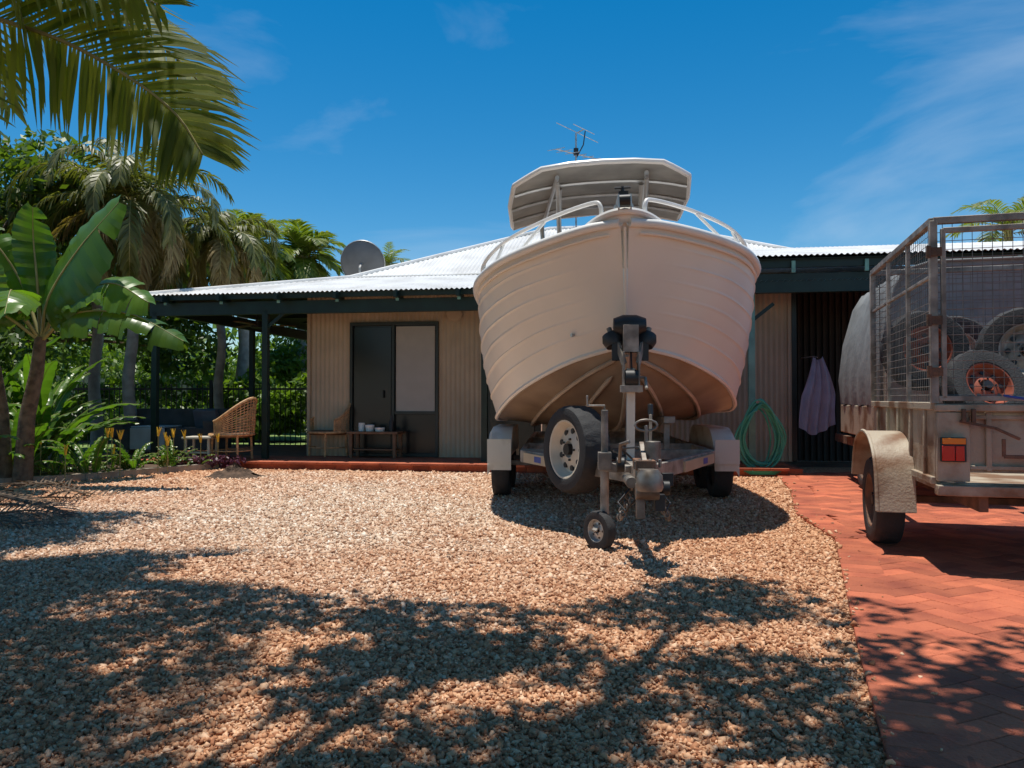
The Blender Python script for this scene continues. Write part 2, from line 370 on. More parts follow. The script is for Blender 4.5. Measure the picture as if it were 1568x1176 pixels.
V*=s[:,None,None]; V[:,:,0]*=rng.uniform(.8,1.6,n)[:,None]; V[:,:,2]*=.6
q=rng.normal(size=(n,4)); q[:,1:3]*=.4; q/=np.linalg.norm(q,axis=1)[:,None]
w_,x_,y_,z_=q.T
Rm=np.stack([np.stack([1-2*(y_*y_+z_*z_),2*(x_*y_-z_*w_),2*(x_*z_+y_*w_)],1),np.stack([2*(x_*y_+z_*w_),1-2*(x_*x_+z_*z_),2*(y_*z_-x_*w_)],1),np.stack([2*(x_*z_-y_*w_),2*(y_*z_+x_*w_),1-2*(x_*x_+y_*y_)],1)],1)
V=np.einsum('nij,nkj->nki',Rm,V)
V[:,:,0]+=xx[:,None];V[:,:,1]+=yy[:,None];V[:,:,2]+=(s*.3+np.where(onp,.022,0))[:,None]
F=np.array([[0,3,2,1],[4,5,6,7],[0,1,5,4],[1,2,6,5],[2,3,7,6],[3,0,4,7]])
F=(F[None]+8*np.arange(n)[:,None,None]).reshape(-1,4)
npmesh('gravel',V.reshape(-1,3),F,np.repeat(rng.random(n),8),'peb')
# pavers
pe=empty('brick_path'); b=B()
poly=[(x,y,.0) for x,y in edge]+[(14,10.6,.0),(14,-5,.0)]
b.add(poly,[tuple(range(len(poly)))[::-1]]); b.obj('joint_bed',['joint'],pe,smooth=False)
b=B(); u=.116; an=R(-21+45)
ca,sa=math.cos(an),math.sin(an)
def inside(x,y,mg): return x>np.interp(y,ey,ex)+mg and x<11 and -.3<y<10.5 and x<1.2+1.15*y+.8
def paver(cx,cy,lx,ly,rz):
    b.cv=random.random()**1.2; g=.003; z=.022+U(-.0012,.0012); t=(U(-.006,.006),U(-.006,.006))
    c_,s_=math.cos(rz),math.sin(rz); vs=[]
    for (k,zz,ins) in((0,0.0,0),(1,z-.003,0),(2,z,.0035)):
        for i,j in((-1,-1),(1,-1),(1,1),(-1,1)):
            px=i*(lx/2-g/2-ins);py=j*(ly/2-g/2-ins); vs.append((cx+px*c_-py*s_,cy+px*s_+py*c_,zz+(px*t[0]+py*t[1] if k else 0)))
    fs=[(8,9,10,11)]
    for a in(0,4):
        for i in range(4): fs.append((a+i,a+(i+1)%4,a+4+(i+1)%4,a+4+i))
    b.add(vs,fs)
for i in range(-90,140):
    for j in range(-60,60):
        for (ox,oy,lx,ly) in((1,.5,2,1),(2.5,0,1,2)):
            X=(i+4*j+ox)*u; Y=(i+oy)*u
            wx=X*ca-Y*sa+3;wy=X*sa+Y*ca+3
            if inside(wx,wy,.2): paver(wx,wy,lx*u,ly*u,an)
for k in range(1,len(edge)-1):
    p=Vector(edge[k]);q=Vector(edge[k+1]);d=(q-p);n_=max(1,int(d.length/u)); dn=d.normalized(); nn=Vector((dn.y,-dn.x))
    for i in range(n_):
        c=p+d*((i+.5)/n_)+nn*.115; paver(c.x,c.y,d.length/n_,.228,math.atan2(dn.y,dn.x))
b.obj('pavers',['brick'],pe,smooth=False)
nl=170; lx=rng.uniform(-5,5,nl); ly=rng.uniform(1.6,9.5,nl); L_=rng.uniform(.010,.03,nl); an_=rng.uniform(0,6.28,nl)
c_,s_=np.cos(an_),np.sin(an_); VV=np.stack([np.stack([lx+c_*L_,ly+s_*L_,np.full(nl,.027)],1),np.stack([lx-s_*L_*.4,ly+c_*L_*.4,np.full(nl,.032)],1),np.stack([lx-c_*L_,ly-s_*L_,np.full(nl,.026)],1),np.stack([lx+s_*L_*.4,ly-c_*L_*.4,np.full(nl,.026)],1)],1).reshape(-1,3)
npmesh('fallen_leaves',VV,np.arange(4*nl).reshape(-1,4),np.repeat(rng.random(nl),4),'dead')
# ------------------------------------------------------------------ house
HO=Vector((-5.7,12.0,0)); HR=R(-9)
H=empty('corrugated_iron_house',HO,(0,0,HR))
def hw(a,bb,z=0): v=Matrix.Rotation(HR,3,'Z')@Vector((a,bb,z)); return v+HO
def zroof(bb): return 2.65+.24*bb if bb<=2.4 else 2.65+.24*2.4+(bb-2.4)*.455
def corr_roof(b,a0,a1,blo,bhi,zf,m=0):
    st=.0127; n=int((a1-a0)/st); P=[]
    for i in range(n+1):
        a=a0+i*st; hi=bhi(a)
        dz=.011*math.sin(2*math.pi*a/.0762)
        lows=[blo]+([2.4] if hi>2.4 and blo<2.4 else [blo+(hi-blo)*.5])+[hi]
        P.append([(a,q,zf(q)+dz) for q in lows])
    b.grid(P,m,flip=False)
b=B()
corr_roof(b,-.0,13.7,-.08,lambda a:min(5.7,max(0,a) if a<8 else max(0,13.7-a)),zroof)
def zz(p): return zroof(min(p[0],p[1],13.7-p[0],11.4-p[1]))
for (A,Bq,C,D) in (((0,0),(0,11.4),(2.4,9),(2.4,2.4)),((2.4,2.4),(2.4,9),(5.7,5.7),(5.7,5.7)),((13.7,11.4),(13.7,0),(11.3,2.4),(11.3,9)),((11.3,9),(11.3,2.4),(8,5.7),(8,5.7)),((0,11.4),(13.7,11.4),(11.3,9),(2.4,9)),((2.4,9),(11.3,9),(8,5.7),(5.7,5.7))):
    b.add([(p[0],p[1],zz(p)) for p in(A,Bq,C,D)],[(0,1,2,3)])
for p,q in(((0,0),(2.4,2.4)),((2.4,2.4),(5.7,5.7)),((5.7,5.7),(8,5.7)),((8,5.7),(11.3,2.4))):
    b.tube([(p[0],p[1],zz(p)+.005),(q[0],q[1],zz(q)+.005)],.045,0,8)
b.tube([(2.4,2.395,zroof(2.4)+.012),(11.3,2.395,zroof(2.4)+.012)],.018,0,6)
b.obj('roof',['roof'],H)
b=B()
corr_roof(b,8.15,17,-.25,lambda a:2.6,lambda t:3.0+.22*t); b.obj('carport_roof',['roof'],H)
b=B()
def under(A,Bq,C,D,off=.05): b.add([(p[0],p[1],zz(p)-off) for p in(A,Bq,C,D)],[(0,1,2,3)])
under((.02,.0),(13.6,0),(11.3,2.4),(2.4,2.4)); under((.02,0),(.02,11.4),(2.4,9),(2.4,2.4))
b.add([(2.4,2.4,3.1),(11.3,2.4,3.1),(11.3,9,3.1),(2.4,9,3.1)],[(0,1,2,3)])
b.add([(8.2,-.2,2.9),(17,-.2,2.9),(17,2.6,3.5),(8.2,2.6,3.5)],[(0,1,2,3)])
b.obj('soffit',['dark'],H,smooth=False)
b=B()
b.box((4.15,.10,2.42),(8.3,.09,.20),0); b.box((.1,3,2.46),(.09,5.7,.2),0)
b.box((12.6,-.02,2.60),(8.7,.1,.26),0); b.box((12.6,-.13,2.86),(8.7,.05,.13),0)
b.box((4.1,-.015,2.585),(8.2,.03,.08),0)
for i in range(9): b.box((.35+i*.93,.0,2.56),(.05,.36,.10),0)
for i in range(9): b.box((.35+i*.93,-.065,2.53),(.045,.02,.12),1)
for i in range(9): b.box((8.7+i*.93,-.19,2.80),(.05,.03,.16),1)
for a in(1.93,5.35,9.12,12.9): b.box((a,.1,1.2),(.09,.09,2.4 if a<8 else 2.56),0 if a<8 else 1)
b.box((.08,.1,1.2),(.09,.09,2.4),0); b.box((.08,3.2,1.2),(.09,.09,2.4),0); b.box((1.93,4.6,1.25),(.09,.09,2.5),0)
for a in(1.93,9.12): b.bar((a,.1,2.1),(a+.3,.1,2.34),.04,.05,0)
for i in range(5): b.box((1.2,.9+i*1.0,2.72),(2.4,.05,.1),0)
b.obj('frame',['dgreen','pgreen'],H,smooth=False,bevel=.004)
def corr_wall(b,a0,a1,y,z0,z1,m=0,amp=.009):
    n=int((a1-a0)/.0127); P=[]
    for i in range(n+1):
        a=a0+(a1-a0)*i/n; d=amp*math.sin(2*math.pi*a/.0762); P.append([(a,y+d,z0),(a,y+d,z1)])
    b.grid(P,m)
b=B()
corr_wall(b,2.28,3.0,.9,.1,2.75); corr_wall(b,3.0,4.44,.9,2.24,2.75); corr_wall(b,4.44,5.16,.9,.1,2.75)
corr_wall(b,6.1,9.8,.9,.1,2.9)
corr_wall(b,5.16,6.1,.9,2.2,2.75)
b.box((2.265,4.5,1.4),(.03,7.2,2.7),0)
b.box((3.76,.885,2.46),(1.5,.01,.02),0)
b.box((2.28,.885,1.4),(.05,.02,2.6),0); b.box((9.78,.885,1.45),(.05,.02,2.7),0)
b.obj('walls',['cream'],H)
b=B()
b.box((3.72,.93,1.16),(1.40,.02,2.1),2)
for a in(3.01,3.71,4.43): b.box((a,.89,1.17),(.045,.06,2.14),0)
b.box((3.72,.888,2.225),(1.46,.07,.05),0); b.box((3.72,.888,.13),(1.46,.07,.05),0)
b.box((4.07,.905,1.50),(.64,.02,1.36),1); b.box((4.07,.893,.80),(.68,.04,.05),0); b.box((3.36,.9,1.17),(.62,.02,2.0),2)
b.box((5.63,.93,1.15),(.9,.03,2.1),0); b.box((5.63,.905,1.15),(.7,.02,1.9),2)
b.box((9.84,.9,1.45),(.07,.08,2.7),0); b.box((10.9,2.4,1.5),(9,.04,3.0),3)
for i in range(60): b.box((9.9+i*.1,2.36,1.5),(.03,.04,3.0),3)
b.box((3.55,.86,1.1),(.02,.05,.12),0)
b.obj('doors',['frame','blind','glass','dark'],H,smooth=False,bevel=.003)
b=B(); b.lathe([(.13,0),(.13,-.05),(.11,-.07),(0,-.075)],(4.72,.88,2.37),(0,1,0),0,24); b.obj('wall_light',['cream'],H)
b=B()
b.box((4.85,.9,.04),(9.7,2.5,.12),0); b.box((.4,1.9,.035),(3.6,3.6,.12),0)
b.obj('verandah_slab',['joint'],H,smooth=False)
b=B()
for i in range(int(9.7/.232)):
    b.cv=random.random(); b.box((.116+i*.232,-.42,.096),(.226,.112,.03),0)
    b.cv=random.random(); b.box((.116+i*.232,-.357,.04),(.226,.03,.078),0)
for i in range(int(9.7/.232)):
    for j in range(9):
        b.cv=random.random(); b.box((.116+i*.232+(.116 if j%2 else 0),-.30+j*.117,.104),(.226,.111,.008),0)
b.obj('verandah_paving',['brick'],H,smooth=False)
b=B(); b.tube([(1.0,1.6,2.7),(1.0,1.6,2.35)],.02,0,8); b.cyl((1.0,1.6,2.32),(0,0,1),.1,.12,0)
for i in range(3):
    a=.5+i*2.094; b.box((1.0+math.cos(a)*.38,1.6+math.sin(a)*.38,2.31),(.55,.13,.012),1,rz=a)
b.obj('ceiling_fan',['black','wood'],H)
e=empty('satellite_dish'); b=B(); c=Vector((-2.95,15.0,3.66)); ax=Vector((.1,1,.35)).normalized()
b.lathe([(0,.0),(.2,.02),(.33,.06),(.43,.11),(.44,.115),(.43,.125),(.33,.075),(.0,.015)],c,ax,0,40)
b.tube([c,(c.x,c.y-.15,c.z-.1),(c.x,c.y-.1,3.1)],.025,1,8); b.lathe([(.44,.10),(.452,.115),(.44,.13)],c,ax,1,40)
b.tube([c+ax*.05+Vector((0,0,-.3)),c+ax*.55+Vector((0,0,-.15))],.012,1); b.cyl(c+ax*.55+Vector((0,0,-.13)),ax,.04,.1,1)
b.obj('reflector',['dish','galv'],e)
e=empty('tv_antenna'); b=B(); x0,y0=1.38,16.5
b.tube([(x0,y0,4.5),(x0,y0,6.75)],.02,0)
def yagi(c,dr,Lb,n,el,tilt):
    dr=Vector(dr).normalized(); c=Vector(c); b.tube([c-dr*Lb/2,c+dr*Lb/2],.013,0,6); s_=dr.cross(Vector(tilt)).normalized()
    for i in range(n):
        p=c+dr*(-Lb/2+Lb*i/(n-1)); l=el*(1-.5*i/(n-1)); b.tube([p-s_*l/2,p+s_*l/2],.008,0,5)
yagi((x0,y0,6.3),(.97,.35,-.12),.95,6,1.0,(0,-.25,1)); yagi((x0+.1,y0,6.8),(.3,-.9,-.1),.35,2,1.05,(.3,.1,1))
b.box((x0,y0,6.35),(.1,.08,.14),1); b.tube([(x0,y0,6.2),(x0+.16,y0,6.5),(x0+.2,y0,6.8)],.014,1,6)
b.obj('aerial',['galv','black'],e)
b=B(); e=empty('pool_fence')
for i in range(70):
    x=-11.0+i*.105; b.tube([(x,15.6,.05),(x,15.6,1.32)],.010,0,5)
for z in(.15,1.22): b.box((-7.3,15.6,z),(7.5,.03,.04),0)
for x in(-10.9,-8.5,-6.1,-3.7): b.box((x,15.6,.7),(.06,.06,1.4),0)
b.obj('bars',['black'],e)
b=B(); e=empty('boundary_fence'); b.box((-8,26,.9),(16,.06,1.8),0)
for i in range(16): b.box((-15.5+i,25.95,.9),(.06,.05,1.85),0)
b.obj('panels',['conc'],e)
# verandah furniture
def wicker(name,x,y,rz):
    e=empty(name,(x,y,.112),(0,0,rz)); b=B()
    def bp(a,z): r=.30+.05*z; return (math.cos(a)*r,math.sin(a)*r,z)
    A=[R(-20+220*i/22) for i in range(23)]
    def topz(i): s_=math.sin(math.pi*i/22); return .58+.34*s_**1.5
    for i,a in enumerate(A): b.tube([bp(a,.38+(topz(i)-.38)*t/5) for t in range(6)],.007,0,5)
    for k in range(13):
        t=k/12; b.tube([bp(a,.38+(topz(i)-.38)*t) for i,a in enumerate(A)],.008 if k<12 else .022,0,6)
    b.tube([bp(R(i*15),.38) for i in range(24)],.018,0,6,closed=True)
    b.lathe([(0,.40),(.25,.41),(.3,.38),(.29,.34),(0,.34)],(0,0,0),(0,0,1),1,24)
    for a in(R(45),R(135),R(225),R(315)):
        b.tube([(math.cos(a)*.28,math.sin(a)*.28,.38),(math.cos(a)*.30,math.sin(a)*.30,0)],.018,0,8)
    b.tube([(math.cos(R(i*15))*.29,math.sin(R(i*15))*.29,.14) for i in range(24)],.01,0,6,closed=True)
    b.obj('cane_frame',['wicker','wood'],e); return e
wicker('wicker_chair',-4.2,11.55,R(-100)); wicker('wicker_chair',-2.95,12.35,R(-40))
e=empty('outdoor_sofa',(-5.75,13.1,.0),(0,0,R(-5))); b=B()
b.box((0,0,.3),(1.7,.75,.25),0); b.box((0,.33,.6),(1.7,.18,.5),0)
for x in(-.78,.78): b.box((x,0,.5),(.18,.75,.32),0)
for x in(-.4,.4): b.box((x,-.05,.47),(.7,.6,.14),0)
b.box((-.25,-.385,.36),(.6,.03,.36),1); b.box((-.25,-.1,.555),(.6,.55,.03),1)
b.box((.5,.15,.68),(.4,.12,.34),2,R3=Matrix.Rotation(.3,3,'X'))
for x in(-.78,.78):
    for y in(-.3,.3): b.box((x,y,.14),(.05,.05,.12),0)
b.obj('seat',['sofa','throw','cush'],e,bevel=.04)
e=empty('coffee_table',(-4.62,11.45,.11)); b=B(); b.box((0,0,.34),(.42,.4,.03),0)
for x in(-.17,.17):
    for y in(-.15,.15): b.box((x,y,.165),(.035,.035,.32),0)
b.box((0,0,.12),(.36,.32,.02),0)
b.obj('table',['rim'],e,bevel=.004)
e=empty('side_table',(-2.12,12.0,.11),(0,0,R(-9))); b=B(); b.box((0,0,.39),(.82,.4,.035),0)
for x in(-.35,.35):
    for y in(-.15,.15): b.box((x,y,.19),(.05,.05,.38),0)
b.box((0,0,.13),(.7,.3,.02),0)
b.lathe([(0,0),(.06,0),(.075,.1),(.07,.1),(0,.03)],(-.1,0,.407),(0,0,1),1,16); b.lathe([(0,0),(.05,0),(.05,.13),(.0,.13)],(-.25,.05,.407),(0,0,1),1,16)
b.lathe([(0,0),(.04,0),(.04,.14),(.015,.2),(.015,.25),(0,.25)],(.25,0,.407),(0,0,1),2,16); b.lathe([(0,0),(.07,0),(.08,.06),(0,.06)],(.08,-.05,.407),(0,0,1),1,16)
b.obj('table',['wood','white','black'],e,bevel=.003)
e=empty('hanging_towel'); b=B(); P=[]
for i in range(37):
    u_=i/36; row=[]
    for j in range(24):
        v=j/23; wd=.07+.15*min(1,v*1.8)+.02*v; x=4.28+(u_-.5)*2*wd+.02*math.sin(v*5); zb=1.62-1.06*v*(1-.16*abs(u_-.35)); row.append((x,10.75+.045*math.sin(u_*21+v*2)*(.4+v*.6),zb-.05*math.sin(u_*3.1)))
    P.append(row)
b.grid(P); b.tube([(4.25,10.70,1.60),(4.25,10.8,1.62),(4.25,11.3,1.62)],.008,1,5); b.obj('cloth',['towel','galv'],e)
e=empty('garden_hose'); b=B()
pc=hw(9.12,-.02); pts=[]
for i in range(10*28):
    a=2*math.pi*i/28; kk=i/28; rx=.20+.045*math.sin(kk*2.1)+.012*kk; rz=.43+.05*math.sin(kk*2.3)
    zc=.52+.03*math.sin(kk*1.7); zz_=zc+rz*math.cos(a); nar=.55+.45*min(1,(1.05-zz_)/.55)
    pts.append((pc.x+.05+rx*nar*math.sin(a)+.03*math.sin(kk*1.9),pc.y-.09-.012*kk+.02*math.sin(3*a+kk),max(.06,zz_)))
b.tube(pts,.0135,0,7)
for k in range(3):
    b.tube([(pc.x+.06+(.24+.025*k)*math.sin(a_/30*6.28),pc.y-.28+(.11+.012*k)*math.cos(a_/30*6.28),.03+.018*k) for a_ in range(30)],.012,0,7,closed=True)
b.tube([(pc.x,pc.y-.02,.98),(pc.x,pc.y-.2,.98)],.02,1); b.obj('coil',['hose','galv'],e)
e=empty('garden_bed'); b=B()
path=[(-8.2,8.2),(-6.6,8.7),(-5.5,9.45),(-4.9,10.3),(-4.25,11.2)]
P=cr([(x,y,0) for x,y in path],30)
for i in range(29): b.bar((P[i][0],P[i][1],.045),(P[i+1][0],P[i+1][1],.045),.11,.1,0)
b.obj('edging',['conc'],e,smooth=False)
b=B(); vs=[(p[0],p[1],.05) for p in P]+[(-4.6,11.9,.05),(-12,13,.05),(-12,7.6,.05)]; b.add(vs,[tuple(range(len(vs)))]); b.obj('mulch',['mulch'],e,smooth=False)
e=empty('dead_frond_pile'); b=B()
for i in range(50):
    x=-4.1-2.5*random.random()**.75;y=U(5.9,7.7)
    az=U(0,6.28); p=arch((x,y,U(.02,.16)),az,U(-.05,.22),U(.5,1.1),U(.4,1.0)); p=[(a,c,max(.01,d)) for a,c,d in p]
    frond(b,p,(U(-.4,.4),U(-.4,.4),1),14,.28,.02,.3,rr=.012)
b.tube([(-5.9,7.2,.05),(-5.2,7.0,.22),(-4.6,6.95,.16),(-3.95,6.8,.03)],[.03,.028,.02,.012],1,6)
b.v=[(x,y,max(.006,z)) for x,y,z in b.v]
b.obj('fronds',['dead','bark'],e,smooth=False)
e=empty('soil_mound'); b=B(); P=[]
for i in range(13):
    r=i/12; P.append([(-3.6+.42*r*math.cos(a*.3927)*(1+.15*math.sin(a*2.3)),10.0+.3*r*math.sin(a*.3927),.16*(1-r)**1.3*(1+.3*math.sin(a*3+i))-.006+.01) for a in range(17)])
b.grid(P); b.obj('heap',['mulch'],e)
# ------------------------------------------------------------------ boat
BO=(.94,5.75,0)
boat=empty('aluminium_motor_boat',BO,(0,R(-2.3),R(-4)))
G=[(0,.03,2.34),(.06,.28,2.32),(.23,.63,2.26),(.54,.96,2.20),(.95,1.17,2.15),(1.4,1.28,2.11),(2.2,1.33,2.07),(3.2,1.33,2.03),(5.6,1.25,1.98)]
C=[(.33,0.0,1.44),(.365,.05,1.437),(.42,.15,1.425),(.6,.45,1.35),(.95,.76,1.22),(1.4,1.0,1.08),(2.2,1.21,.90),(3.2,1.24,.84),(5.6,1.2,.81)]
K=[(.35,0,1.38),(.38,0,1.33),(.45,0,1.24),(.62,0,1.08),(.95,0,.92),(1.4,0,.80),(2.2,0,.72),(3.2,0,.69),(5.6,0,.67)]
NT=90;NV=110
g=cr(G,NT);c=cr(C,NT);k_=cr(K,NT)
ribs=[.15,.285,.42,.555,.69,.825]
b=B()
for sg in(-1,1):
    P=[]
    for i in range(NT):
        t=i/(NT-1); row=[]
        for j in range(NV):
            v=j/(NV-1); p=g[i]*(1-v)+c[i]*v
            hwid=min(1,g[i][1]/.9)
            out=.07*math.sin(math.pi*v)*hwid
            r=0
            for q in ribs:
                f=min(1,max(0,(t-.13-.05*q)/.10))
                d=(v-q)/.013
                if abs(d)<1: r+=f*(.5+.5*math.cos(math.pi*d))
            out+=.011*r+.0035*math.sin(i*.8)*math.sin(v*9)*hwid*.5
            x_=max(0,p[1]+out if i>0 else p[1])
            row.append((sg*x_,p[0],p[2]))
        P.append(row)
    b.grid(P,0,flip=(sg>0))
    P=[]
    for i in range(NT):
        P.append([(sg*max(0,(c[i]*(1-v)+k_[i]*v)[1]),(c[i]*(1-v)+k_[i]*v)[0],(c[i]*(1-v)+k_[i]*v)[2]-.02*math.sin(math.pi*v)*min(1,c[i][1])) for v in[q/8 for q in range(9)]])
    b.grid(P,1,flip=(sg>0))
    b.tube([(sg*(g[i][1]+.012),g[i][0]-.01,g[i][2]+.01) for i in range(0,NT,2)],.034,2,8)
    b.tube([(sg*(g[i][1]-.002),g[i][0],g[i][2]-.065) for i in range(4,NT,2)],.012,0,6)
    b.tube([(sg*(c[i][1]+.006),c[i][0],c[i][2]-.002) for i in range(1,NT,2)],.022,0,6)
    for v,s0 in((.3,20),(.62,28)):
        b.tube([(sg*(c[i]*(1-v)+k_[i]*v)[1],(c[i]*(1-v)+k_[i]*v)[0],(c[i]*(1-v)+k_[i]*v)[2]-.035) for i in range(s0,NT,2)],[.004]+[.02]*(len(range(s0,NT,2))-1),3,6)
b.tube([(0,(k_[i][0]-.006),k_[i][2]-.01) for i in range(0,NT,2)],.022,3,8)
b.tube([(0,-.005+.33*t/8,2.32-.89*t/8) for t in range(9)],.011,0,8)
P=[[( (2*q/10-1)*(g[i][1]-.01),g[i][0],g[i][2]-.012+.03*(1-(2*q/10-1)**2)) for q in range(11)] for i in range(46)]
b.grid(P,2)
T=[(-g[-1][1],5.6,1.98),(g[-1][1],5.6,1.98),(c[-1][1],5.6,.82),(0,5.6,.67),(-c[-1][1],5.6,.82)]; b.add(T,[(0,1,2,3,4)],0)
b.obj('hull',['hull','hullb','white','strake'],boat,ang=50)
b=B()
A=[]
for i in range(21):
    u_=i/20*2-1; A.append((.32*u_, .16*abs(u_)**1.6-.035, 2.32+.115*(1-abs(u_)**2.4)))
b.tube(A,.026,0,8)
P=[[(x,y+.01,z),(x*.98,max(y+.0,0)+.02+.03,2.345-.32*abs(x)**1.2-.04)] for x,y,z in A]; b.grid(P,1)
P=[[(x,y,z),(x*.9,y+.5,2.31+.5*(z-2.32))] for x,y,z in A]; b.grid(P,0)
b.obj('bow_lip',['white','hull'],boat)
b=B()
for s_ in(-1,1): b.box((s_*.045,.0,2.49),(.01,.24,.10),0)
b.cyl((0,-.09,2.50),(1,0,0),.04,.08,1); b.tube([(0,.06,2.45),(0,.06,2.64)],.014,1); b.tube([(-.06,.06,2.63),(.06,.06,2.63)],.012,1)
b.box((0,.05,2.47),(.14,.12,.04),0); b.box((0,.02,2.55),(.07,.09,.07),1)
b.tube([(0,.3,1.50),(0,.22,1.52)],.02,0)
b.cyl((-.42,.44,1.56),(1,.8,0),.014,.03,0)
b.obj('anchor_roller',['alu','black'],boat)
b=B()
def gz(s_,l): 
    i=min(range(NT),key=lambda q:abs(g[q][0]-l)); return (s_*g[i][1],g[i][0],g[i][2])
for sg in(-1,1):
    Rl=cr([(sg*.17,.12,2.38),(sg*.17,.10,2.51),(sg*.24,.16,2.55),(sg*.55,.38,2.51),(sg*.90,.72,2.44),(sg*1.10,1.05,2.38),(sg*1.21,1.35,2.33),(sg*1.255,1.6,2.28),(sg*1.27,1.72,2.12)],50)
    b.tube(Rl,.0165,0,8)
    for l,(rx,ry,rz) in((.45,(.60,.43,2.50)),(.85,(.98,.86,2.415)),(1.35,(1.20,1.33,2.335))):
        q=gz(sg,l); b.tube([(q[0]*.97,q[1],q[2]),(sg*rx,ry,rz)],.014,0,8); b.cyl((q[0]*.97,q[1],q[2]+.03),(0,0,1),.035,.015,0,12)
b.obj('bow_rail',['white'],boat)
b=B(); TS=-.07
for sg in(-1,1):
    b.tube([(sg*.42+TS,2.2,2.0),(sg*.42+TS,2.1,2.9),(sg*.40+TS,1.8,3.13)],.026,0,10)
    b.tube([(sg*.6+TS,3.2,1.9),(sg*.62+TS,3.2,3.1)],.026,0,10)
    b.tube([(sg*.42+TS,1.45,3.14),(sg*.6+TS,3.25,3.12)],.022,0,8)
    b.tube([(sg*.42+TS,2.12,2.7),(sg*.42+TS,1.5,3.1)],.02,0,8)
b.obj('canopy_frame',['alu'],boat)
b=B()
def hz(s_): return 3.20-.12*(abs(s_)/.95)**2.5
def lim(l): return float(np.interp(l,[1.32,1.62,2.3,3.3],[.56,.84,.93,.97]))
for off,m in((0,1),(.045,0)):
    P=[]
    for i in range(31):
        l=1.32+1.98*i/30; P.append([(lim(l)*(2*j/20-1)+TS,l,hz(lim(l)*(2*j/20-1))+off) for j in range(21)])
    b.grid(P,m,flip=(off==0))
per=[(lim(1.32+1.98*i/20)*-1,1.32+1.98*i/20) for i in range(20,-1,-1)]+[(-.3,1.31),(0,1.305),(.3,1.31)]+[(lim(1.32+1.98*i/20),1.32+1.98*i/20) for i in range(21)]+[(.5,3.3),(0,3.3),(-.5,3.3)]
b.tube([(s_+TS,l,hz(s_)+.022) for s_,l in per],.026,0,8,closed=True)
for l in(1.85,2.35,2.85): b.tube([(lim(l)*(2*j/12-1)*.98+TS,l,hz(lim(l)*(2*j/12-1))-.012) for j in range(13)],.018,2,6)
b.obj('canopy',['white','topund','alu'],boat)
b=B(); b.box((0,2.6,2.15),(1.0,.7,.9),0); b.bar((-.45,2.3,2.55),(-.42,2.5,2.85),.03,.03,1); b.bar((.45,2.3,2.55),(.42,2.5,2.85),.03,.03,1)
b.obj('console',['white','alu'],boat,bevel=.05)
# ------------------------------------------------------------------ boat trailer
tr=empty('boat_trailer',(.88,5.75,0),(0,0,R(-3.5)))
b=B()
for sg in(-1,1):
    b.bar((sg*.06,-.55,.52),(sg*.86,1.3,.50),.05,.11,0); b.bar((sg*.86,1.3,.50),(sg*.86,5.2,.50),.05,.11,0)
b.bar((0,-1.0,.54),(0,1.4,.53),.08,.08,0)
for l in(1.3,2.3,3.4,5.1): b.bar((-.86,l,.52),(.86,l,.52),.06,.09,0)
b.bar((-1.1,2.35,.35),(1.1,2.35,.35),.05,.05,0); b.bar((-1.1,3.1,.35),(1.1,3.1,.35),.05,.05,0)
for sg in(-1,1):
    b.bar((sg*.45,1.3,.56),(sg*.45,1.3,.80),.05,.05,0); b.bar((sg*.45,3.4,.56),(sg*.45,3.4,.72),.05,.05,0); b.bar((sg*.45,1.1,.84),(sg*.45,4.6,.76),.1,.06,0)
b.obj('chassis',['galvd'],tr,bevel=.004)
b=B()
for sg in(-1,1):
    p=Vector((sg*.44,.28,.50)); q=Vector((sg*.84,1.19,.50)); o_=Vector((0,-.04,0)); b.bar(p+o_,q+o_,.02,.085,0)
    m_=p.lerp(q,.6); b.bar(m_+Vector((0,-.055,.0)),m_+Vector((sg*.06,.08,.0)),.012,.05,1)
b.obj('name_plates',['cream','blue'],tr,bevel=.002)
b=B()
for sg in(-1,1):
    for l in(2.35,3.10): b.wheel((sg*1.13,l,.31),(sg,0,0),.31,.19,.19,0,1,2,48)
b.obj('wheels',['tyre','galv','black'],tr,ang=30)
b=B()
for sg in(-1,1):
    prof=[]
    for i in range(13):
        a=R(188-98*i/12); prof.append((2.33+.39*math.cos(a),.36+.37*math.sin(a)))
    for i in range(13):
        a=R(90-98*i/12); prof.append((3.12+.39*math.cos(a),.36+.37*math.sin(a)))
    P=[[(sg*x,l,z-(.05 if x>1.24 else 0)) for x in(1.01,1.012,1.12,1.22,1.245,1.25)] for l,z in prof]
    b.grid(P,0)
    for q in(1.01,1.25):
        b.add([(sg*q,l,z-(.05 if q>1.2 else 0)) for l,z in prof]+[(sg*q,3.45,.45),(sg*q,2.0,.45)],[tuple(range(len(prof)+2))],0)
    b.box((sg*1.13,1.93,.50),(.24,.012,.24),0)
b.obj('mudguards',['dirtywhite'],tr,ang=45)
b=B()
b.bar((0,-.02,.55),(0,-.10,1.25),.06,.06,0)
b.bar((0,.35,.56),(0,-.08,1.05),.04,.04,1)
for s_ in(-1,1): b.box((s_*.055,-.10,1.22),(.012,.12,.30),1); b.bar((s_*.05,-.12,1.28),(s_*.11,.0,1.5),.02,.05,1)
b.box((0,-.12,1.10),(.16,.10,.05),1); b.cyl((0,-.14,1.18),(1,0,0),.06,.09,2); b.tube([(.06,-.14,1.18),(.10,-.14,1.18),(.10,-.22,1.10)],.012,1)
b.box((0,-.05,1.47),(.11,.16,.20),1)
